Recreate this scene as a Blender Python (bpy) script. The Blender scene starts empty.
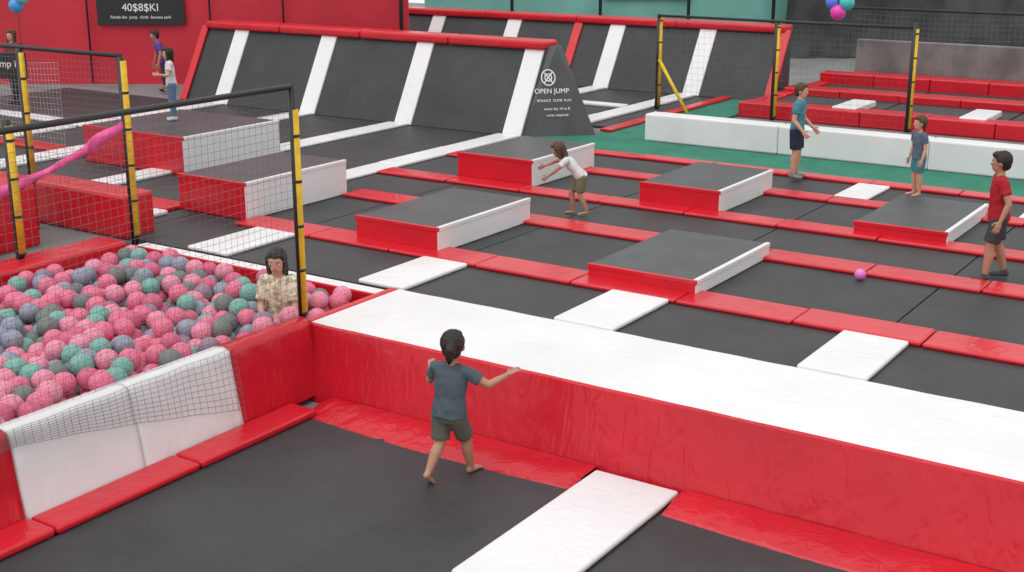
import bpy, bmesh, math, random
from mathutils import Vector, Matrix, noise
random.seed(7)
SC=bpy.context.scene; COL=SC.collection
f=1284.0;p=math.radians(16.1);a=math.radians(33.6);H=4.0
Fh=Vector((-math.sin(a),math.cos(a),0));R=Vector((math.cos(a),math.sin(a),0))
F=Vector((Fh.x*math.cos(p),Fh.y*math.cos(p),-math.sin(p)));U=R.cross(F)
def W(w,d,z=0): return Fh*d+R*w+Vector((0,0,z))

# ---------------- materials ----------------
def mat(name,col,rough=.5,bump=0.0,bscale=8,var=0.0,vscale=3,spec=.5,col2=None,dist=.02,net=0,detail=5,lo=.4,hi=.62,crease=0):
    m=bpy.data.materials.new(name);m.use_nodes=True;nt=m.node_tree
    b=nt.nodes['Principled BSDF'];b.inputs['Base Color'].default_value=(*col,1);b.inputs['Roughness'].default_value=rough
    b.inputs['Specular IOR Level'].default_value=spec
    tc=nt.nodes.new('ShaderNodeTexCoord')
    if var>0 or col2:
        n=nt.nodes.new('ShaderNodeTexNoise');n.inputs['Scale'].default_value=vscale;n.inputs['Detail'].default_value=detail
        if detail>8:n.inputs['Roughness'].default_value=.75
        nt.links.new(tc.outputs['Object'],n.inputs['Vector'])
        mx=nt.nodes.new('ShaderNodeMix');mx.data_type='RGBA'
        c2=col2 if col2 else tuple(c*(1-var) for c in col)
        mx.inputs[6].default_value=(*col,1);mx.inputs[7].default_value=(*c2,1)
        rp=nt.nodes.new('ShaderNodeMapRange');rp.inputs[1].default_value=lo;rp.inputs[2].default_value=hi
        nt.links.new(n.outputs['Fac'],rp.inputs[0]);nt.links.new(rp.outputs[0],mx.inputs[0])
        nt.links.new(mx.outputs[2],b.inputs['Base Color'])
    if net>0:
        vo=nt.nodes.new('ShaderNodeTexVoronoi');vo.feature='DISTANCE_TO_EDGE';vo.inputs['Scale'].default_value=net
        nt.links.new(tc.outputs['Object'],vo.inputs['Vector'])
        r2=nt.nodes.new('ShaderNodeMapRange');r2.inputs[1].default_value=.03;r2.inputs[2].default_value=.09;r2.inputs[3].default_value=.66;r2.inputs[4].default_value=1
        nt.links.new(vo.outputs['Distance'],r2.inputs[0])
        mm=nt.nodes.new('ShaderNodeVectorMath');mm.operation='SCALE';mm.inputs[0].default_value=col
        nt.links.new(r2.outputs[0],mm.inputs['Scale']);nt.links.new(mm.outputs[0],b.inputs['Base Color'])
    if bump>0:
        n2=nt.nodes.new('ShaderNodeTexNoise');n2.inputs['Scale'].default_value=bscale;n2.inputs['Detail'].default_value=3
        nt.links.new(tc.outputs['Object'],n2.inputs['Vector'])
        bp=nt.nodes.new('ShaderNodeBump');bp.inputs['Strength'].default_value=bump;bp.inputs['Distance'].default_value=dist
        nt.links.new(n2.outputs['Fac'],bp.inputs['Height'])
        if crease>0:
            mp=nt.nodes.new('ShaderNodeMapping');mp.inputs['Scale'].default_value=(5,5,1.2);mp.inputs['Rotation'].default_value=(.3,.2,.4)
            n3=nt.nodes.new('ShaderNodeTexNoise');n3.inputs['Scale'].default_value=1.3;n3.inputs['Detail'].default_value=2;n3.inputs['Distortion'].default_value=1.2
            nt.links.new(tc.outputs['Object'],mp.inputs['Vector']);nt.links.new(mp.outputs[0],n3.inputs['Vector'])
            b3=nt.nodes.new('ShaderNodeBump');b3.inputs['Strength'].default_value=crease;b3.inputs['Distance'].default_value=.035
            nt.links.new(n3.outputs['Fac'],b3.inputs['Height']);nt.links.new(bp.outputs[0],b3.inputs['Normal']);bp=b3
        nt.links.new(bp.outputs[0],b.inputs['Normal'])
    return m
RED=mat('red_vinyl',(.64,.012,.026),.28,.35,4,.10,1.2,dist=.03,crease=.25)
REDF=mat('red_vinyl_wrinkled',(.60,.010,.024),.26,.4,2.2,.12,.8,dist=.04,crease=.45)
WHITE=mat('white_vinyl',(.79,.79,.805),.36,.3,3,.06,1.0,dist=.03,crease=.25)
BED=mat('trampoline_mesh',(.052,.053,.057),.58,.35,70,.3,1.1,spec=.42,col2=(.028,.029,.032),dist=.005,detail=12,lo=.3,hi=.7)
BLK=mat('black_vinyl',(.062,.064,.07),.42,.3,6,.2,2,crease=.25)
BLKD=mat('black_metal',(.02,.02,.022),.45)
YEL=mat('yellow_foam',(.80,.50,.02),.6,.2,20,.2,10)
GRN=mat('green_turf',(.02,.20,.13),.8,.3,60,.2,2)
GREY=mat('concrete_grey',(.22,.22,.22),.8,.2,10,.2,1)
TEAL=mat('teal_panel',(.20,.50,.44),.6,.2,3,.2,.7)
REDW=mat('red_tarpaulin',(.62,.022,.045),.5,.3,1.2,.15,.6,dist=.1)
CURT=mat('dark_curtain',(.075,.08,.08),.8,.4,4,.4,1.5)
LGREY=mat('pale_panel',(.42,.42,.41),.7,.3,3,.3,1.5)
MGREY=mat('grey_backstop_fabric',(.24,.24,.235),.75,.4,3,.4,1.5,crease=.5)
NETM=mat('net_cord',(.16,.16,.165),.8)
NETW=mat('pale_net_cord',(.5,.5,.5),.8)
PINKF=mat('pink_fabric',(.85,.10,.35),.6,.4,9,.15,4)

# ---------------- helpers ----------------
def link(o,parent=None):
    COL.objects.link(o)
    if parent is not None:o.parent=parent
    return o
def empty(name,loc=(0,0,0),rz=0):
    e=bpy.data.objects.new(name,None);e.empty_display_size=.2;e.location=loc;e.rotation_euler=(0,0,rz);return link(e)
def bm_obj(name,bm,mats,parent=None,smooth=False):
    me=bpy.data.meshes.new(name);bm.normal_update();bm.to_mesh(me);bm.free()
    for m in (mats if isinstance(mats,(list,tuple)) else [mats]):me.materials.append(m)
    if smooth:
        for q in me.polygons:q.use_smooth=True
    return link(bpy.data.objects.new(name,me),parent)
def addbox(bm,x0,x1,y0,y1,z0,z1,bev=.02,mi=0,seg=2):
    b2=bmesh.new();bmesh.ops.create_cube(b2,size=1)
    for v in b2.verts:
        v.co=Vector(((x0+x1)/2+v.co.x*(x1-x0),(y0+y1)/2+v.co.y*(y1-y0),(z0+z1)/2+v.co.z*(z1-z0)))
    if bev>0:
        bev=min(bev,.45*min(x1-x0,y1-y0,z1-z0))
        bmesh.ops.bevel(b2,geom=b2.edges[:],offset=bev,segments=seg,affect='EDGES',profile=.5)
    for fc in b2.faces:fc.material_index=mi
    me=bpy.data.meshes.new('t');b2.to_mesh(me);b2.free();bm.from_mesh(me);bpy.data.meshes.remove(me)
def box(name,x0,x1,y0,y1,z0,z1,m,bev=.02,parent=None,seg=2):
    bm=bmesh.new();addbox(bm,x0,x1,y0,y1,z0,z1,bev,0,seg);return bm_obj(name,bm,m,parent)
def padrow(name,axis,lo,hi,c0,c1,z,m,L=1.32,th=.06,parent=None):
    """row of separate foam pads laid end to end"""
    bm=bmesh.new();n=max(1,round((hi-lo)/L));s=(hi-lo)/n
    for i in range(n):
        u0=lo+i*s+.006;u1=lo+(i+1)*s-.006;j=random.uniform(-.015,.015);dz=random.uniform(0,.012)
        if axis=='x':addbox(bm,u0,u1,c0+j,c1+j,z,z+th+dz,.028,0,3)
        else:addbox(bm,c0+j,c1+j,u0,u1,z,z+th+dz,.028,0,3)
    return bm_obj(name,bm,m,parent)
def cyl(bm,p0,p1,r0,r1=None,seg=16,mi=0):
    p0=Vector(p0);p1=Vector(p1);r1=r0 if r1 is None else r1
    d=p1-p0;q=d.to_track_quat('Z','Y').to_matrix().to_4x4();q.translation=(p0+p1)/2
    r=bmesh.ops.create_cone(bm,cap_ends=True,segments=seg,radius1=r0,radius2=r1,depth=d.length,matrix=q)
    for v in r['verts']:
        for fc in v.link_faces:fc.material_index=mi
def pole(name,x,y,z0,z1,yz0=None,yz1=None,r=.035):
    e=empty(name,(x,y,z0))
    bm=bmesh.new();cyl(bm,(0,0,0),(0,0,z1-z0),r)
    bm_obj('steel_tube',bm,BLKD,e,True)
    if yz0 is not None:
        bm=bmesh.new();cyl(bm,(.018,.012,yz0-z0),(.018,.012,yz1-z0),r*1.05)
        n=int((yz1-yz0)/.45)
        for i in range(n+1):
            zz=yz0-z0+i*.45
            cyl(bm,(.018,.012,zz),(.018,.012,zz+.03),r*1.12,mi=1)
        bm_obj('foam_sleeve',bm,[YEL,BLKD],e,True)
    return e
def bar(name,p0,p1,r=.025,m=None):
    c=(Vector(p0)+Vector(p1))/2;bm=bmesh.new();cyl(bm,Vector(p0)-c,Vector(p1)-c,r)
    o=bm_obj(name,bm,m or BLKD,None,True);o.location=c;return o
def net(name,S,nu,nv,m,r=.0025,sub=10):
    cu=bpy.data.curves.new(name,'CURVE');cu.dimensions='3D';cu.bevel_depth=r;cu.bevel_resolution=0
    def line(pts):
        sp=cu.splines.new('POLY');sp.points.add(len(pts)-1)
        for i,q in enumerate(pts):sp.points[i].co=(*q,1)
    for i in range(nu+1):line([S(i/nu,k/sub) for k in range(sub+1)])
    for j in range(nv+1):line([S(k/sub,j/nv) for k in range(sub+1)])
    cu.materials.append(m);return link(bpy.data.objects.new(name,cu))

# ---------------- ground, decks, walls ----------------
box('floor',-50,25,-8,50,-.9,-.725,GREY,0)
box('court_deck',-50,25,10.66,50,-.72,-.045,GREY,0)
box('side_deck',-50,-13.25,-6,10.655,-.72,-.045,GREY,0)
box('front_deck',-8.5,10,-3,8.96,-.72,-.70,GREY,0)
def wallbox(name,w0,w1,d,z1,m,th=.15):
    bm=bmesh.new();addbox(bm,w0,w1,0,th,-.045,z1,0);o=bm_obj(name,bm,m);o.location=Fh*d;o.rotation_euler=(0,0,a);return o
wallbox('wall_back_red',-13.0,-2.55,32.2,5.2,REDW)
wallbox('wall_left',-30,-13.0,33,5.2,LGREY)
wallbox('wall_back',-2.6,24,39,5.6,TEAL)
bm=bmesh.new();NX=260;NZ=10;vs=[]
for i in range(NX+1):
    w=8.0+i/NX*13
    row=[]
    for k in range(NZ+1):
        z=k/NZ*4.6
        d=38.2+.16*math.sin(w*7+.6*math.sin(z*1.1+w))*(.4+.6*k/NZ)+.25*noise.noise(Vector((w*.6,z*.7,0)))
        row.append(bm.verts.new(W(w,d,z)))
    vs.append(row)
for i in range(NX):
    for k in range(NZ):bm.faces.new((vs[i][k],vs[i+1][k],vs[i+1][k+1],vs[i][k+1]))
bm_obj('stage_curtain',bm,CURT,None,True)
for i,w in enumerate([-2.7,.0,2.6,5.2,7.7]):
    q=W(w,31.9 if w<-2 else 38.6);bar('wall_post',(q.x,q.y,0),(q.x,q.y,4.8),.05)
for w in (-7.4,-5.6,-10.4):
    q=W(w,32.05);bar('wall_post',(q.x,q.y,0),(q.x,q.y,4.8),.025)
def text(s,size,parent,loc,rot,m,ext=.004):
    t=bpy.data.curves.new('lettering','FONT');t.body=s;t.size=size;t.align_x='CENTER';t.extrude=ext;t.materials.append(m)
    o=bpy.data.objects.new('lettering',t);o.location=loc;o.rotation_euler=rot;link(o,parent);return o
TXW=mat('white_print',(.85,.85,.85),.6)
def banner(name,w,d,z,wd,ht,lines):
    e=empty(name,W(w,d,z),a)
    bm=bmesh.new();addbox(bm,-wd/2,wd/2,-.03,0,-ht/2,ht/2,.008);bm_obj('panel',bm,BLKD,e)
    for s,sz,zz in lines:text(s,sz,e,(0,-.036,zz),(math.pi/2,0,0),TXW)
banner('wall_banner',-9.1,32.12,1.75,2.15,.68,[('40$8$KI',.26,.0),('Family fun  jump  climb  bounce park',.1,-.18)])
banner('wall_sign',4.0,38.9,1.86,2.6,.5,[('OPEN JUMP TODAY',.2,-.05),('please read the rules',.1,-.2)])

# ---------------- trampoline beds ----------------
def bed(name,x0,x1,y0,y1,z):
    return box(name,x0,x1,y0,y1,z-.04,z,BED,0)
ys=[10.68,12.2,14.35,16.0,17.85,19.4]
xb=[6,4.25,1.62,-1.0,-3.65,-6.25,-8.9,-11.55,-13.35]
for j in range(5):
    for i in range(len(xb)-1):
        bed('trampoline_bed',xb[i+1]+.01,xb[i]-.01,ys[j]+.005,ys[j+1]-.005,0)
xl=[-13.35,-15.9,-18.45,-21.0,-23.6,-26.2]
yl=[10.68,12.2,14.35,16.4,20.0]
for j in range(4):
    for i in range(5):bed('trampoline_bed',xl[i+1]+.01,xl[i]-.01,yl[j]+.005,yl[j+1]-.005,0)
padrow('red_frame_pad','x',-12.4,6,11.93,12.45,0,RED,1.32,.045)
padrow('red_frame_pad','x',-12.4,6,14.12,14.58,0,RED,1.32,.045)
padrow('red_frame_pad','x',-13.1,6,15.78,16.18,0,RED,1.32,.045)
padrow('red_frame_pad','x',-13.1,6,17.66,18.03,0,RED,1.32,.045)
padrow('red_frame_pad','x',-12.9,6,19.18,19.5,0,RED,1.32,.045)
padrow('red_frame_pad','x',-26,-13.75,11.95,12.4,0,RED)
padrow('red_frame_pad','x',-26,-17.9,14.1,14.5,0,RED)
for x0,x1 in ((-3.98,-3.32),(-6.6,-5.9),(-9.2,-8.55),(-11.95,-11.25),(-1.35,-.65)):
    padrow('white_frame_pad','y',10.67,11.92,x0,x1,.0,WHITE,1.3,.045)
padrow('white_frame_pad','y',18.06,19.15,-6.3,-5.8,.0,WHITE,1.3,.045)
padrow('white_frame_pad','y',18.06,19.15,-3.7,-3.2,.0,WHITE,1.3,.045)
for xc in (-13.35,-15.95,-18.5,-21.1):
    padrow('white_frame_pad','y',14.6 if xc>-14 else 16.2,19.95,xc-.24,xc+.24,.0,WHITE,1.7,.045)
padrow('white_frame_pad','y',10.7,11.9,-14.3,-13.65,.0,WHITE,1.3,.055)
padrow('white_frame_pad','y',12.45,14.05,-16.3,-15.8,.0,WHITE,1.3,.055)
padrow('white_frame_pad','y',12.45,16.1,-19.0,-18.4,.0,WHITE,1.3,.055)
padrow('white_frame_pad','y',12.45,16.1,-21.5,-20.9,.0,WHITE,1.3,.055)
padrow('white_frame_pad','x',-26,-16.2,16.25,16.6,.0,WHITE,1.3,.055)
box('green_floor',-13.0,8,19.52,20.95,-.04,.004,GRN,0)
box('green_floor',-12.1,-10.9,20.96,30,-.04,.004,GRN,0)
# ---------------- platform ----------------
pf=empty('padded_platform')
bm=bmesh.new()
prof=[(9.17,.03),(9.2,.045),(10.62,.045),(10.66,.0),(10.655,-.70),(8.97,-.70)]
N=120;x0,x1=-8.55,5.0;rings=[]
for i in range(N+1):
    x=x0+(x1-x0)*i/N;ring=[]
    for k,(y,z) in enumerate(prof):
        ring.append(bm.verts.new((x,y+(.014*noise.noise(Vector((x*1.4,k,3))) if k in(0,5) else 0),z+(.008*noise.noise(Vector((x*2,k,0))) if k<4 else 0))))
    rings.append(ring)
for i in range(N):
    for k in range(6):
        fc=bm.faces.new((rings[i][k],rings[i+1][k],rings[i+1][(k+1)%6],rings[i][(k+1)%6]))
        fc.material_index=0 if k in(1,2) else 1
bm.faces.new(rings[0]).material_index=1;bm.faces.new(rings[-1]).material_index=1
bmesh.ops.recalc_face_normals(bm,faces=bm.faces[:])
bm_obj('platform_body',bm,[WHITE,REDF],pf)
box('end_trim',-8.66,-8.56,9.2,10.62,-.6,.055,RED,.02,pf)
def skirt(name,x0,x1,seed):
    bm=bmesh.new();NX=int((x1-x0)/.04);NY=12;vs=[]
    for i in range(NX+1):
        x=x0+(x1-x0)*i/NX;row=[]
        for k in range(NY+1):
            t=k/NY;sag=.07*math.sin(math.pi*(x-x0)/(x1-x0))
            y=8.98-(.44+sag)*t
            z=-.60+(-.055*t)+.03*math.sin(math.pi*t)+(.018*noise.noise(Vector((x*5+seed,t*2,0)))+.012*noise.noise(Vector((x*13+seed+t*3,t*2,5))))*(1 if 0<k<NY else .3)
            row.append(bm.verts.new((x,y,z)))
        row.append(bm.verts.new((x,8.98-(.44+sag),-.664)))
        vs.append(row)
    for i in range(NX):
        for k in range(NY+1):bm.faces.new((vs[i][k],vs[i][k+1],vs[i+1][k+1],vs[i+1][k]))
    return bm_obj(name,bm,REDF,None,True)
skirt('red_skirt_pad',-8.1,-5.07,1);skirt('red_skirt_pad',-4.23,-1.2,5);skirt('red_skirt_pad',-1.18,2.4,9)
padrow('white_frame_pad','y',2.5,8.93,-5.05,-4.25,-.655,WHITE,2.2,.05)
bed('trampoline_bed',-8.0,-5.06,-2,8.95,-.655)
bed('trampoline_bed',-4.24,1.5,-2,8.95,-.655)
# ---------------- ball pit ----------------
pit=empty('ball_pit')
def pw(name,y0,y1,m):
    bm=bmesh.new();NY=max(4,int((y1-y0)/.05));NZ=14;vs=[]
    for i in range(NY+1):
        y=y0+(y1-y0)*i/NY;row=[]
        for k in range(NZ+1):
            t=k/NZ
            wv=.022*noise.noise(Vector((y*2.2,t*1.5,1.7)))+.024*noise.noise(Vector((y*6+t*2,t*1.2,7)))
            row.append(bm.verts.new((-8.34-.16*t+wv,y,-.64+.73*t)))
        row.append(bm.verts.new((-8.56,y,.115)));row.append(bm.verts.new((-8.68,y,.10)));row.append(bm.verts.new((-8.7,y,-.66)))
        vs.append(row)
    K=len(vs[0])
    for i in range(NY):
        for k in range(K-1):bm.faces.new((vs[i][k],vs[i+1][k],vs[i+1][k+1],vs[i][k+1]))
    bm.faces.new(vs[0]);bm.faces.new(vs[-1][::-1])
    bmesh.ops.recalc_face_normals(bm,faces=bm.faces[:])
    return bm_obj(name,bm,m,pit,True)
pw('red_panel',8.02,9.12,REDF);pw('white_panel',6.82,8.0,WHITE);pw('white_panel_2',5.62,6.81,WHITE);pw('red_panel_front',3.2,5.6,REDF)
box('far_wall',-12.6,-8.7,10.42,10.6,-.66,.02,WHITE,.02,pit)
box('far_wall_trim',-12.6,-8.7,10.38,10.42,-.66,.02,RED,.01,pit)
box('left_wall',-13.1,-12.6,2.0,10.3,-.66,.10,RED,.04,pit)
box('pit_base',-12.6,-8.7,2.0,10.38,-.72,-.6,GREY,0,pit)
padrow('red_skirt_pad','y',2.6,8.62,-8.33,-7.98,-.655,RED,1.55,.06)
bcols=[((.78,.17,.28),'coral'),((.80,.27,.38),'pink'),((.19,.42,.37),'teal'),((.17,.19,.185),'grey'),((.29,.31,.40),'lavender'),((.64,.12,.23),'rose'),((.30,.20,.28),'mauve')]
bm_t=bmesh.new();bmesh.ops.create_icosphere(bm_t,subdivisions=3,radius=1)
tv=[v.co.copy() for v in bm_t.verts];tf=[[v.index for v in fc.verts] for fc in bm_t.faces];bm_t.free()
verts=[];faces=[];mi=[]
r0=.112
def ball(c,r,m):
    b=len(verts)
    verts.extend([(c[0]+q.x*r,c[1]+q.y*r,c[2]+q.z*r) for q in tv])
    faces.extend([[b+k for k in fc] for fc in tf]);mi.extend([m]*len(tf))
wch=[0,0,0,0,1,1,1,1,2,2,3,3,4,4,5,5,6]
sp=.224
for layer in range(2):
    yy=4.6
    j=0
    while yy<10.25:
        xx=-12.46+(sp/2 if j%2 else 0)+(sp/2 if layer else 0)
        while xx<-8.8:
            if layer==0 or random.random()<.6:
                hz=-.12+.05*noise.noise(Vector((xx*.8,yy*.8,2)))+(.135 if layer else 0)
                c=(xx+random.uniform(-.03,.03),yy+random.uniform(-.03,.03)+(.12 if layer else 0),hz+random.uniform(-.025,.03))
                if (Vector(c)-Vector((-9.25,9.5,c[2]))).length>.25 and -12.48<c[0]<-8.82 and c[1]<10.26:
                    ball(c,r0*random.uniform(.93,1.03),random.choice(wch))
            xx+=sp
        yy+=sp*.87;j+=1
me=bpy.data.meshes.new('pit_balls');me.from_pydata(verts,[],faces)
for c,n in bcols:me.materials.append(mat('ball_'+n,c,.55,.3,40,dist=.004,net=26))
me.polygons.foreach_set('material_index',mi);me.polygons.foreach_set('use_smooth',[True]*len(faces));me.update()
link(bpy.data.objects.new('pit_balls',me))
box('red_foam_box',-15.2,-13.05,10.66,11.15,-.04,.55,RED,.05)
box('red_foam_box',-15.2,-13.75,8.0,9.9,-.045,.78,REDF,.06)
bm=bmesh.new();A=Vector((-12.72,10.4,1.5));B=Vector((-13.28,8.85,.8));pr=[]
for i in range(31):
    t=i/30;c=A.lerp(B,t)+Vector((0,0,-.06*math.sin(math.pi*t)));w=.075+.03*math.sin(t*9)
    s=Vector((.25,.3,.9)).normalized()
    n=Vector((.03*math.sin(t*25),.02*math.cos(t*17),0))
    pr.append((bm.verts.new(c+s*w+n),bm.verts.new(c+n*2+Vector((.04,0,0))),bm.verts.new(c-s*w-n)))
for i in range(30):
    for k in range(2):bm.faces.new((pr[i][k],pr[i][k+1],pr[i+1][k+1],pr[i+1][k]))
o=bm_obj('pink_fabric_ribbon',bm,PINKF,None,True);md=o.modifiers.new('s','SOLIDIFY');md.thickness=.012
pole('net_pole',-8.62,9.14,.115,2.42,.13,2.2,.036)
bar('net_top_rail',(-8.62,9.14,2.42),(-8.62,3.5,2.42),.028)
def S1(u,v):
    y=4.2+u*4.9;top=2.4;bot=.1
    return Vector((-8.62-.02*math.sin(u*9)*math.sin(3.14*v),y,top+(bot-top)*v+.02*math.sin(u*14)*v))
net('safety_net',S1,64,30,NETM,.0018,14)
def S1b(u,v):
    y=5.2+u*2.85;low=-.02-.56*max(0,u-.15)**1.2
    z=.12+(low-.12)*v
    return Vector((-8.47+.10*(.12-z)/.7+.012*math.sin(u*30)+.022,y,z))
net('safety_net_drape',S1b,38,9,NETM,.002,30)
pole('net_pole',-12.7,10.5,.0,2.35,.1,2.3,.045)
pole('net_pole',-14.6,10.45,-.04,2.35,.6,2.3,.04)
pole('net_pole',-12.95,9.0,.105,1.75,.15,1.68,.05)
bar('net_top_rail',(-12.7,10.5,2.36),(-17.5,10.5,2.36),.028)
net('safety_net',lambda u,v:Vector((-12.7-4.8*u,10.5+.03*math.sin(u*12),2.35-1.7*v-.05*math.sin(3.14*u)*(1-v))),60,22,NETM,.002,10)
net('safety_net',lambda u,v:Vector((-19.0-6.7*u,14.35,1.55-1.45*v-.06*math.sin(9*u)*(1-v))),70,14,NETW,.0025,10)
nb=empty('hanging_notice',(-17.5,12.3,1.78),a)
bm=bmesh.new();addbox(bm,-.3,.3,-.02,.02,-.2,.2,.01);bm_obj('board',bm,BLKD,nb)
text('Jump in',.15,nb,(0,-.025,-.02),(math.pi/2,0,.0),TXW)
for s in(-.25,.25):
    bm=bmesh.new();cyl(bm,(s,0,.19),(s,0,3.0),.006,seg=6);bm_obj('cord',bm,BLKD,nb)

# ---------------- foam blocks ----------------
def block(x0,x1,y0,y1,h):
    e=empty('foam_jump_block',((x0+x1)/2,(y0+y1)/2,0));hx=(x1-x0)/2;hy=(y1-y0)/2
    bm=bmesh.new();addbox(bm,-hx,hx,-hy,hy,.005,h-.03,.015)
    bm.normal_update()
    for fc in bm.faces:fc.material_index=1 if abs(fc.normal.x)>.7 else 0
    bm_obj('block_sides',bm,[RED,WHITE],e)
    bm=bmesh.new();addbox(bm,-hx+.01,hx-.015,-hy+.02,hy-.01,h-.05,h,.02);bm_obj('block_top',bm,BLK,e)
    bm=bmesh.new();addbox(bm,-hx-.006,hx+.006,-hy-.008,-hy+.035,h-.05,h+.004,.008);bm_obj('top_binding',bm,RED,e)
    bm=bmesh.new();addbox(bm,hx-.05,hx+.008,-hy+.04,hy,h-.05,h+.004,.008);bm_obj('side_binding',bm,WHITE,e)
block(-17.9,-15.5,13.9,16.1,.62)
block(-13.75,-12.45,12.2,14.3,.52)
block(-10.5,-9.2,12.2,14.3,.33)
block(-11.8,-10.4,16.2,18.1,.42)
block(-7.1,-5.75,12.25,14.3,.19)
block(-8.5,-7.25,16.1,18.0,.33)
block(-5.3,-4.1,16.0,18.0,.19)
# ---------------- sloped wall trampolines ----------------
def sloperow(name,x0,x1,y0,y1,zt,strips,sw,back=.35,div=()):
    e=empty(name,(0,0,0))
    def poly(nm,xa,xb,off,m,t0=0,t1=1,th=.05):
        dy=(y1-y0);dz=zt;l=math.hypot(dy,dz);n=Vector((0,-dz/l,dy/l))
        bm=bmesh.new()
        A=Vector((xa,y0+dy*t0,dz*t0));B=Vector((xb,y0+dy*t0,dz*t0));C=Vector((xb,y0+dy*t1,dz*t1));D=Vector((xa,y0+dy*t1,dz*t1))
        lo=[bm.verts.new(q+n*(off-th)) for q in(A,B,C,D)];hi=[bm.verts.new(q+n*off) for q in(A,B,C,D)]
        bm.faces.new(hi);bm.faces.new(lo[::-1])
        for k in range(4):bm.faces.new((lo[k],lo[(k+1)%4],hi[(k+1)%4],hi[k]))
        bmesh.ops.bevel(bm,geom=bm.edges[:],offset=.012,segments=1,affect='EDGES')
        return bm_obj(nm,bm,m,e)
    poly('inclined_bed',x0,x1,0,BED)
    for s in strips:poly('white_strip',s-sw/2,s+sw/2,.035,WHITE,0.0,.97)
    for s in div:poly('red_divider',s-.12,s+.12,.05,RED,0,1)
    bm=bmesh.new()
    pr=[(y0+.06,0),(y1+.05,zt-.06),(y1+back,zt-.06),(y1+back,0)]
    a0=[bm.verts.new((x0+.02,y,z)) for y,z in pr];a1=[bm.verts.new((x1-.02,y,z)) for y,z in pr]
    bm.faces.new(a0);bm.faces.new(a1[::-1])
    for k in range(4):bm.faces.new((a0[k],a1[k],a1[(k+1)%4],a0[(k+1)%4]))
    bmesh.ops.recalc_face_normals(bm,faces=bm.faces[:]);bm_obj('frame_cover',bm,BLK,e)
    bm=bmesh.new();n=max(1,round((x1-x0)/2.5));s=(x1-x0)/n
    for i in range(n):addbox(bm,x0+i*s+.005,x0+(i+1)*s-.005,y1-.12,y1+back+.05,zt-.05,zt+.12,.05)
    bm_obj('red_cap',bm,RED,e)
    return e,poly
e1,poly1=sloperow('sloped_trampoline_wall',-22.1,-13.05,20.0,20.85,1.6,[-13.3,-15.9,-18.45,-21.0],.42)
poly1('red_edge',-22.25,-22.05,.06,RED)
e2,poly2=sloperow('sloped_trampoline_wall',-22,-11.1,27.0,27.9,1.5,[-13.0,-15.4,-18.4,-20.8],.42,div=[-16.5])
poly2('red_edge',-11.2,-10.98,.06,RED)
A=Vector((-13.08,20.0,0));C=Vector((-12.05,21.0,0));D=Vector((-13.05,20.9,1.62));E=Vector((-12.95,21.2,1.62));G=Vector((-12.6,21.25,0))
ep=empty('printed_end_panel')
bm=bmesh.new();D2=Vector((-12.9,20.95,1.62))
vv=[bm.verts.new(q) for q in (A,C,D2,D,G,E)]
bm.faces.new((vv[0],vv[1],vv[2],vv[3]));bm.faces.new((vv[1],vv[4],vv[5],vv[2]));bm.faces.new((vv[0],vv[3],vv[5],vv[4]));bm.faces.new((vv[3],vv[2],vv[5]));bm.faces.new((vv[0],vv[4],vv[1]))
bmesh.ops.recalc_face_normals(bm,faces=bm.faces[:])
bm_obj('panel',bm,BLK,ep)
xd=(C-A).normalized();mid=(A+C)/2;nn=xd.cross(((D+D2)/2-mid).normalized()).normalized();yd=nn.cross(xd)
MM=Matrix((xd,yd,nn)).transposed().to_4x4()
def ptxt(s,size,up,sh=0):
    o=text(s,size,ep,(0,0,0),(0,0,0),TXW,.002);m=MM.copy();m.translation=mid+yd*up+nn*.02+xd*sh;o.matrix_local=m
ptxt('OPEN JUMP',.13,.82,-.08);ptxt('BOUNCE  CLIMB  PLAY',.065,.66,-.04);ptxt('every day 10 to 8',.07,.5,0);ptxt('socks required',.07,.38,0)
bm=bmesh.new()
for k in range(2):
    pts=[Vector((.13*math.cos(t/20*6.283)*(1 if k==0 else .5),.15*math.sin(t/20*6.283)*(1 if k==0 else .45),0)) for t in range(21)]
    for i in range(20):cyl(bm,pts[i],pts[i+1],.012,seg=6)
cyl(bm,(-.08,-.1,0),(.08,.1,0),.012,seg=6);cyl(bm,(.08,-.1,0),(-.08,.1,0),.012,seg=6)
o=bm_obj('emblem',bm,TXW,ep);m=MM.copy();m.translation=mid+yd*1.12+nn*.02-xd*.13;o.matrix_local=m

# ---------------- back courts ----------------
for i,x in enumerate([-21.0,-18.5,-16.0]):bed('trampoline_bed',x,x+2.48,22.0,26.98,0)
bed('trampoline_bed',-13.5,-12.15,22.0,26.98,0)
padrow('red_frame_pad','y',21.4,27.0,-12.2,-11.95,0,RED)
padrow('white_frame_pad','y',21.8,26.9,-13.25,-12.8,.0,WHITE)
padrow('white_frame_pad','y',21.8,26.9,-15.6,-15.2,.0,WHITE)
padrow('white_frame_pad','x',-20,-13.3,24.3,24.6,.0,WHITE)
box('raised_court_deck',-10.9,6,25.0,31.0,-.04,.12,GREY,0)
for i in range(6):
    x=-10.7+i*2.5
    bed('trampoline_bed',x,x+2.45,25.5,27.5,.16);bed('trampoline_bed',x,x+2.45,27.9,29.7,.16)
padrow('red_frame_pad','x',-10.9,6,24.9,25.45,-.04,RED,1.3,.30)
padrow('red_frame_pad','x',-10.9,6,27.35,27.95,.15,RED,1.3,.16)
padrow('red_frame_pad','x',-10.9,6,29.6,30.1,.12,RED,1.3,.3)
padrow('red_frame_pad','y',25.5,29.6,-10.95,-10.6,.12,RED,1.3,.1)
for x in(-8.75,-6.2,-3.6):
    padrow('white_frame_pad','y',25.2,26.5,x-.25,x+.25,.16,WHITE,1.4,.12)
box('foam_backstop',-10.4,6,30.6,30.8,.12,1.15,MGREY,.03)
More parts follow.
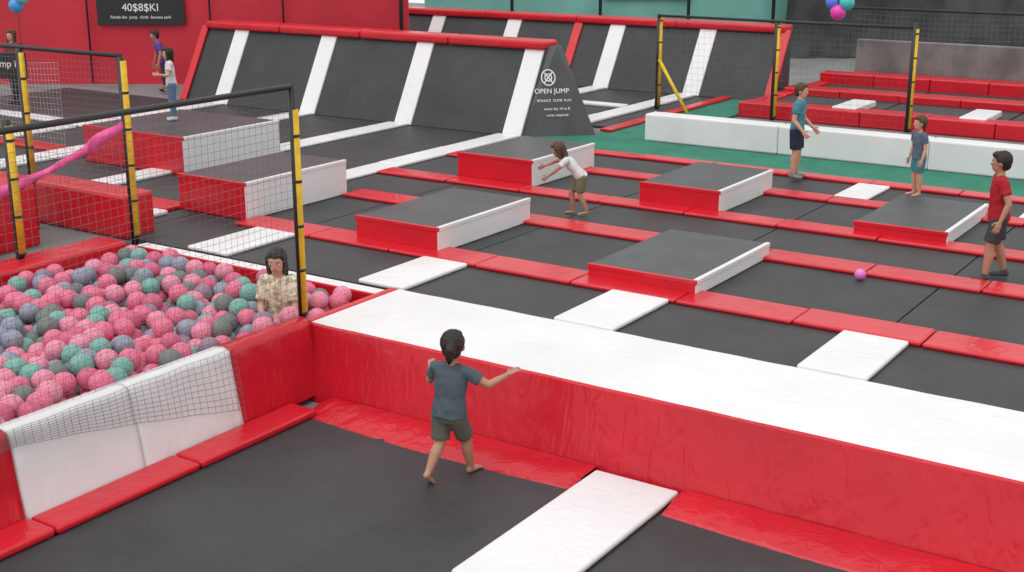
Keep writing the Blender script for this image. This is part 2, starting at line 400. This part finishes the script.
box('red_backstop_base',-10.4,6,30.35,30.58,.12,.40,RED,.04)
net('safety_net',lambda u,v:Vector((-10.4+14*u,30.3,1.9-1.7*v-.05*math.sin(12*u)*(1-v))),110,14,NETM,.003,20)
bar('net_top_rail',(-10.6,30.3,1.9),(5,30.3,1.9),.03)
for i in range(6):
    x=-11.0+i*2.6;box('white_barrier_wall',x,x+2.595,20.97,21.35,.0,.50,WHITE,.03)
pole('yellow_frame_post',-12.7,24.75,.0,2.0,.05,1.95,.05)
pole('yellow_frame_post',-10.0,24.6,.0,1.95,.05,1.9,.05)
pole('yellow_frame_post',-7.25,24.6,.0,2.05,.05,1.95,.05)
bar('frame_top_rail',(-12.7,24.7,1.97),(-7.25,24.6,1.97),.03)
bar('frame_brace',(-12.65,24.7,1.05),(-11.75,24.3,.02),.035,YEL)
net('safety_net',lambda u,v:Vector((-12.65+5.3*u,24.65,1.95-1.9*v)),40,15,NETM,.0015,6)
def hang(loc,cols,r=.1):
    e=empty('hanging_ball_cluster',loc)
    offs=[(0,0,0),(r*1.0,.03,r*1.25),(-r*.9,.05,r*1.3)][:len(cols)]
    for o_,c in zip(offs,cols):
        bm=bmesh.new();bmesh.ops.create_uvsphere(bm,u_segments=24,v_segments=14,radius=r,matrix=Matrix.Translation(o_))
        bm_obj('ball',bm,mat('balloon',c,.3,.1,10),e,True)
    bm=bmesh.new();cyl(bm,(0,0,0),(0,0,2.5),.005,seg=6);bm_obj('cord',bm,BLKD,e)
hang((-5.65,15.85,2.84),[(.75,.05,.4),(.05,.5,.5),(.1,.2,.75)],.095)
hang((-14.2,10.2,2.92),[(.05,.3,.65),(.1,.55,.5)],.09)
bm=bmesh.new();bmesh.ops.create_uvsphere(bm,u_segments=24,v_segments=14,radius=.065)
o=bm_obj('pink_play_ball',bm,mat('pink_plastic',(.75,.2,.6),.4,.1,20),None,True);o.location=(-4.5,13.95,.066)

# ---------------- people ----------------
def remesh(name,bm,m,vox,it,parent,M):
    me=bpy.data.meshes.new('t');bm.to_mesh(me);bm.free()
    o=bpy.data.objects.new('t',me);COL.objects.link(o)
    md=o.modifiers.new('r','REMESH');md.mode='VOXEL';md.voxel_size=vox
    if it:
        s=o.modifiers.new('s','SMOOTH');s.iterations=it;s.factor=.5
    dg=bpy.context.evaluated_depsgraph_get();dg.update()
    m2=bpy.data.meshes.new_from_object(o.evaluated_get(dg));bpy.data.objects.remove(o)
    m2.materials.clear();m2.materials.append(m)
    for q in m2.polygons:q.use_smooth=True
    m2.transform(M);m2.name=name
    return link(bpy.data.objects.new(name,m2),parent)
def sph(bm,c,r):bmesh.ops.create_uvsphere(bm,u_segments=16,v_segments=10,radius=r,matrix=Matrix.Translation(c))
def ell(bm,c,rs,M3=None):
    m=(M3.to_4x4() if M3 else Matrix.Identity(4))@Matrix.Diagonal((*rs,1));m.translation=c
    bmesh.ops.create_uvsphere(bm,u_segments=24,v_segments=16,radius=1,matrix=m)
def cap(bm,p0,r0,p1,r1,e0=True,e1=True):
    cyl(bm,p0,p1,r0,r1,20)
    if e0:sph(bm,p0,r0)
    if e1:sph(bm,p1,r1)
def loft(bm,pts,rx,ry,right,n=28):
    rings=[]
    for i,q in enumerate(pts):
        t=(pts[min(i+1,len(pts)-1)]-pts[max(i-1,0)]).normalized();fw=t.cross(right).normalized()
        rings.append([bm.verts.new(q+right*rx[i]*math.cos(k/n*6.2832)+fw*ry[i]*math.sin(k/n*6.2832)) for k in range(n)])
    for i in range(len(rings)-1):
        for k in range(n):bm.faces.new((rings[i][k],rings[i][(k+1)%n],rings[i+1][(k+1)%n],rings[i+1][k]))
    bm.faces.new(rings[0][::-1]);bm.faces.new(rings[-1])
SK={}
def skin(c):
    k=str(c)
    if k not in SK:SK[k]=mat('skin',c,.5,.05,30,.08,8)
    return SK[k]
EYEW=mat('eye_white',(.8,.8,.8),.3);EYED=mat('eye_dark',(.02,.012,.01),.2);LIP=mat('lips',(.45,.12,.10),.5)
V=Vector
def person(name,loc,yaw,Hh,P,skinc,shirt,shorts,hair,vox=.009,long=False,pants=False,shoe=None,pony=False,kid=1.0,sleeve=.6,legcut=.85,fat=1.0):
    e=empty(name,loc,yaw);S=Matrix.Scale(Hh,4)
    sk=skin(skinc)
    pel=V(P.get('pel',(0,0,.5)));L=math.radians(P.get('lean',3));T=math.radians(P.get('twist',0));B=math.radians(P.get('side',0))
    up=V((math.sin(B),math.sin(L)*math.cos(B),math.cos(L)*math.cos(B)));right=V((math.cos(T),math.sin(T),0));right=(right-up*right.dot(up)).normalized()
    fw=up.cross(right).normalized()
    chest=pel+up*.19;nb=pel+up*.305;shc=pel+up*.275
    hy=math.radians(P.get('hyaw',0));hp=math.radians(P.get('hpitch',0))
    HM=Matrix.Rotation(hy,3,'Z')@Matrix.Rotation(hp,3,'X')
    hl=P.get('hlean',.5);hup=(up*hl+V((0,0,1))*(1-hl)).normalized()
    hc=nb+hup*(.105*kid)+V((0,.008,0))
    F_=fat
    bm=bmesh.new()
    loft(bm,[pel-up*.05,pel,pel+up*.09,chest,pel+up*.25,nb-up*.012],[.06*F_,.083*F_,.072*F_,.084*F_,.088*F_,.035],[.045,.058*F_,.05*F_,.055*F_,.05,.03],right)
    cap(bm,nb-up*.02,.034,hc,.03)
    k=kid
    ell(bm,hc+HM@V((0,-.004,.012))*k,V((.06,.07,.07))*k,HM)
    ell(bm,hc+HM@V((0,.012,-.035))*k,V((.044,.05,.048))*k,HM)
    cap(bm,hc+HM@V((0,.062,.0))*k,.006*k,hc+HM@V((0,.073,-.016))*k,.0095*k)
    for s in(-1,1):ell(bm,hc+HM@V((s*.06,-.003,-.005))*k,V((.008,.014,.02))*k,HM)
    joints={}
    for s,sd in((-1,'l'),(1,'r')):
        sh=shc+right*s*.095*F_
        el=sh+V(P['el_'+sd]);wr=el+V(P['wr_'+sd])
        cap(bm,shc+right*s*.05,.04,sh,.034);cap(bm,sh,.033,el,.024);cap(bm,el,.024,el.lerp(wr,.35),.0245);cap(bm,el.lerp(wr,.35),.0245,wr,.0165)
        hip=pel+right*s*.045*F_-up*.015;kn=V(P['kn_'+sd]);an=V(P['an_'+sd])
        cap(bm,hip,.058,kn,.037);cap(bm,kn,.037,kn.lerp(an,.35)-V((0,.006,0)),.038);cap(bm,kn.lerp(an,.35)-V((0,.006,0)),.038,an,.022)
        fd=V(P.get('ft_'+sd,(s*.15,1,0))).normalized()
        fz=V((0,0,-1)) if abs(fd.z)<.3 else (fd.cross(V((1,0,0)))).normalized()
        if fz.z>0:fz=-fz
        fs=fd.cross(V((0,0,1))).normalized()
        joints[sd]=(sh,el,wr,hip,kn,an,fd,fz,fs)
        if shoe is None:
            heel=an-fd*.012+fz*.02
            cap(bm,an,.022,heel,.021)
            for q in(-1,1):
                cap(bm,heel,.019,an+fd*.085+fz*.027+fs*q*.011,.0135)
            for t in range(5):
                cap(bm,an+fd*.085+fz*.03+fs*(t-2)*.0095,.0085,an+fd*(.112-.004*abs(t-1.5))+fz*.033+fs*(t-2)*.0105,.0072)
    remesh('body',bm,sk,vox,5,e,S)
    for s,sd in((-1,'l'),(1,'r')):
        sh,el,wr,hip,kn,an,fd,fz,fs=joints[sd]
        d=V(P.get('hd_'+sd,tuple((wr-el).normalized()))).normalized()
        n=V(P.get('pn_'+sd,(-s*1.0,.0,-.2)));n=(n-d*n.dot(d)).normalized()
        w=d.cross(n).normalized()
        if w.dot(V((0,1,.3)))<0:w=-w
        bm=bmesh.new()
        cap(bm,wr-d*.012,.0155,wr+d*.012,.0145)
        M3=Matrix((w,d,n)).transposed()
        ell(bm,wr+d*.032,(.022,.03,.0105),M3)
        for i,(off,ln) in enumerate(((.0165,.044),(.0055,.049),(-.0055,.046),(-.0165,.036))):
            b=wr+d*.05+w*off;dr=(d+w*off*9).normalized();q1=b+dr*ln*.5+n*.003;q2=q1+(dr*.8+n*.45).normalized()*ln*.5
            cap(bm,b-d*.012,.0060,q1,.0054);cap(bm,q1,.0054,q2,.0045)
        b=wr+d*.015+w*.016;q1=b+(d*.6+w*.8).normalized()*.024;q2=q1+(d*.95+w*.3+n*.2).normalized()*.02
        cap(bm,b,.0085,q1,.0068);cap(bm,q1,.0068,q2,.0056)
        remesh('hand_'+sd,bm,sk,.0033,2,e,S)
    bm=bmesh.new()
    loft(bm,[pel-up*.03,pel+up*.03,pel+up*.10,chest,pel+up*.255,nb-up*.02,nb+up*.0],[q*F_ for q in(.102,.098,.088,.094,.097,.06,.04)],[q*F_ for q in(.076,.072,.064,.066,.06,.045,.036)],right)
    for s,sd in((-1,'l'),(1,'r')):
        sh,el,wr=joints[sd][:3]
        cap(bm,shc+right*s*.045,.046,sh,.043);
        cap(bm,sh,.042,sh.lerp(el,sleeve),.043,True,False)
    so=remesh('shirt',bm,shirt,vox*1.05,4,e,S)
    for v in so.data.vertices:
        c=v.co;v.co=c+v.normal*(.008*noise.noise(Vector((c.x*9,c.y*9,c.z*16+c.x*8))))
    bm=bmesh.new()
    loft(bm,[pel-up*.065,pel-up*.03,pel,pel+up*.03,pel+up*.05],[q*F_ for q in(.07,.09,.092,.086,.08)],[q*F_ for q in(.055,.067,.068,.063,.058)],right)
    for s,sd in((-1,'l'),(1,'r')):
        sh,el,wr,hip,kn,an,fd,fz,fs=joints[sd]
        if pants:
            cap(bm,hip,.064,kn,.047);cap(bm,kn,.047,kn.lerp(an,.92),.036,True,False)
        else:
            cap(bm,hip,.064,hip.lerp(kn,legcut),.061,True,False)
    remesh('trousers' if pants else 'shorts',bm,shorts,vox*1.05,3,e,S)
    if shoe:
        for sd in'lr':
            sh,el,wr,hip,kn,an,fd,fz,fs=joints[sd];bm=bmesh.new()
            cap(bm,an+V((0,0,.01)),.027,an-fd*.012+fz*.012,.028)
            for q in(-1,1):cap(bm,an-fd*.015+fz*.016,.022,an+fd*.09+fz*.022+fs*q*.012,.017)
            remesh('shoe_'+sd,bm,shoe,.006,2,e,S)
    bm=bmesh.new()
    ell(bm,hc+HM@V((0,-.016,.024))*k,V((.068,.073,.073))*k,HM)
    ell(bm,hc+HM@V((0,.022,.062))*k,V((.048,.045,.026))*k,HM)
    ell(bm,hc+HM@V((0,-.035,-.01))*k,V((.055,.047,.055))*k,HM)
    if long:
        for s in(-1,1):
            cap(bm,hc+HM@V((s*.055,.008,.03))*k,.022*k,hc+HM@V((s*.058,.004,-.08))*k,.018*k)
        cap(bm,hc+HM@V((0,-.04,.0))*k,.05*k,hc+HM@V((0,-.045,-.1))*k,.04*k)
    if pony:
        q=hc+HM@V((.012,-.085,.03))*k
        cap(bm,q,.024,q+V((.008,-.03,-.03)),.032);cap(bm,q+V((.008,-.03,-.03)),.032,q+V((.0,-.025,-.08)),.028);cap(bm,q+V((0,-.025,-.08)),.028,q+V((-.01,-.015,-.125)),.010)
    hm=remesh('hair',bm,hair,.006,2,e,S)
    for v in hm.data.vertices:
        c=v.co;nz=noise.noise(Vector((c.x*90,c.y*90,c.z*22)));v.co=c+v.normal*.006*nz
    for s in(-1,1):
        bm=bmesh.new();ell(bm,hc+HM@V((s*.024,.0555,.002))*k,V((.0105,.007,.0065))*k,HM);o=bm_obj('eye',bm,EYEW,e,True);o.data.transform(S)
        bm=bmesh.new();ell(bm,hc+HM@V((s*.024,.0605,.002))*k,V((.0052,.003,.0056))*k,HM);o=bm_obj('iris',bm,EYED,e,True);o.data.transform(S)
        bm=bmesh.new();cap(bm,hc+HM@V((s*.013,.062,.017))*k,.0028,hc+HM@V((s*.034,.055,.017))*k,.0022);o=bm_obj('eyebrow',bm,hair,e,True);o.data.transform(S)
    bm=bmesh.new();ell(bm,hc+HM@V((0,.0585,-.043))*k,V((.017,.006,.0055))*k,HM);o=bm_obj('mouth',bm,LIP,e,True);o.data.transform(S)
    return e
HB=mat('dark_brown_hair',(.022,.012,.009),.55,.5,80,.3,60);HL=mat('brown_hair',(.10,.045,.022),.55,.5,80,.3,60)
def cloth(n,c,c2=None,vs=8,r=.8):return mat(n,c,r,.5,10,.15,vs,col2=c2,dist=.02,spec=.2)
LEGS=dict(kn_l=(-.05,.012,.275),an_l=(-.055,-.005,.045),kn_r=(.05,.012,.275),an_r=(.055,-.005,.045))
STAND=dict(LEGS,el_l=(-.03,-.01,-.165),wr_l=(-.005,.04,-.135),el_r=(.03,-.01,-.165),wr_r=(.005,.04,-.135))
SKA=(.62,.34,.23);SKB=(.45,.23,.15)
def yawto(v):return math.atan2(-v[0],v[1])
P1=dict(pel=(0,.0,.455),lean=8,side=0,hyaw=18,hpitch=-6,
  kn_l=(-.05,-.03,.25),an_l=(-.06,-.165,.085),ft_l=(-.05,.75,-.62),
  kn_r=(.065,.10,.255),an_r=(.07,.14,.042),ft_r=(.2,1,0),
  el_l=(-.075,.04,-.12),wr_l=(-.055,.10,.05),pn_l=(.1,.2,-1),
  el_r=(.125,.05,-.075),wr_r=(.085,.08,.055),pn_r=(0,.3,-1),hd_r=(.6,.6,.45))
person('barefoot_child',(-6.07,8.17,-.655),yawto((-.08,1)),1.34,P1,SKB,cloth('slate_tee',(.085,.11,.135)),cloth('olive_shorts',(.125,.12,.095)),HB,vox=.0065,pony=True,kid=1.15,legcut=.88,fat=1.22)
P3=dict(pel=(0,-.06,.48),lean=42,hyaw=0,hpitch=-20,hlean=.9,
  kn_l=(-.05,-.04,.265),an_l=(-.06,-.13,.06),kn_r=(.05,.06,.27),an_r=(.06,.03,.045),
  el_l=(-.03,.12,-.11),wr_l=(.03,.10,-.08),el_r=(.03,.14,-.05),wr_r=(-.02,.12,-.05))
person('bending_girl',(-8.9,15.0,.0),yawto((-.85,-.5)),1.14,P3,SKB,cloth('white_top',(.72,.72,.71)),cloth('khaki_shorts',(.19,.17,.11)),HL,long=True,kid=1.1,fat=1.05)
P4=dict(STAND,el_r=(.03,-.02,-.165),wr_r=(.0,.09,-.10),el_l=(-.02,.02,-.165),wr_l=(0,.10,-.09),hyaw=-5)
person('boy_in_teal_shirt',(-7.3,19.0,.035),yawto((.75,.1)),1.52,P4,SKA,cloth('teal_tee',(.08,.25,.32)),cloth('navy_shorts',(.03,.035,.06)),HL,shoe=cloth('sneaker_grey',(.25,.25,.27)),kid=.9)
person('boy_in_grey_shirt',(-5.3,18.7,.045),yawto((-.6,-.7)),1.16,dict(STAND,hyaw=-15),SKA,cloth('grey_blue_tee',(.11,.15,.20)),cloth('teal_shorts',(.07,.24,.28)),HL,shoe=None,kid=1.08,fat=1.1)
P6=dict(STAND,kn_l=(-.06,.05,.275),an_l=(-.075,.07,.045),kn_r=(.06,-.02,.275),an_r=(.08,-.09,.05),el_l=(-.06,-.05,-.15),wr_l=(-.02,.05,-.13),el_r=(.06,-.06,-.15),wr_r=(.04,.05,-.13),hyaw=-8)
person('boy_in_red_shirt',(-3.24,14.78,.0),yawto((-.9,-.35)),1.5,P6,SKB,cloth('red_tee',(.42,.02,.03)),cloth('charcoal_shorts',(.06,.06,.065)),HB,shoe=cloth('sneaker_dark',(.08,.08,.09)),kid=.95,fat=1.1)
P2=dict(pel=(0,0,.28),lean=6,kn_l=(-.06,.16,.08),an_l=(-.06,-.06,.05),kn_r=(.06,.16,.08),an_r=(.06,-.06,.05),ft_l=(0,-1,-.1),ft_r=(0,-1,-.1),
  el_l=(-.02,.03,-.155),wr_l=(.03,.10,-.05),el_r=(.02,.03,-.155),wr_r=(-.03,.10,-.05),hyaw=0,hpitch=-8)
person('woman_in_ball_pit',(-9.25,9.5,-.595),yawto((.45,-.9)),1.64,P2,SKA,cloth('floral_top',(.84,.77,.60),(.40,.33,.22),20),cloth('dark_trousers',(.04,.04,.05)),HB,long=True,pants=True,shoe=None,kid=.95,sleeve=.8)
person('girl_in_white_shirt',(-17.0,15.1,.62),yawto((-.6,-.8)),1.25,dict(STAND,el_l=(-.06,.04,-.15),wr_l=(-.03,.11,.02)),SKA,cloth('pale_pink_top',(.72,.62,.63)),cloth('jeans',(.12,.2,.32)),HB,pants=True,long=True,shoe=cloth('sneaker_white',(.6,.6,.6)),kid=.95,vox=.011)
person('boy_in_purple_shirt',(-23.6,20.8,.0),yawto((-.5,-.9)),1.5,dict(STAND,lean=20),SKB,cloth('purple_tee',(.18,.08,.35)),cloth('dark_jeans',(.05,.05,.08)),HB,pants=True,shoe=cloth('sneaker_black',(.04,.04,.04)),kid=.9,vox=.011,fat=1.1)
person('woman_in_dark_top',(-24.75,17.6,.0),yawto((.2,-.9)),1.66,STAND,SKA,cloth('dark_red_top',(.2,.05,.05)),cloth('black_trousers',(.03,.03,.03)),HL,pants=True,long=True,shoe=cloth('shoe_black',(.03,.03,.03)),kid=.88,vox=.011)

# ---------------- light ----------------
w=bpy.data.worlds.new('w');SC.world=w;w.use_nodes=True
w.node_tree.nodes['Background'].inputs[0].default_value=(1,.99,.975,1);w.node_tree.nodes['Background'].inputs[1].default_value=.95
sl=bpy.data.lights.new('sun','SUN');sl.energy=1.2;sl.angle=math.radians(60);so=bpy.data.objects.new('sun',sl);so.rotation_euler=(math.radians(25),math.radians(-5),0);link(so)
SC.view_settings.view_transform='Standard';SC.view_settings.exposure=.04
# ---------------- camera ----------------
cd=bpy.data.cameras.new('camera');cd.sensor_width=36;cd.lens=36*f/1024;cd.clip_end=200
co=bpy.data.objects.new('camera',cd);link(co)
M=Matrix((R,U,-F)).transposed().to_4x4();M.translation=(0,0,H);co.matrix_world=M
SC.camera=co
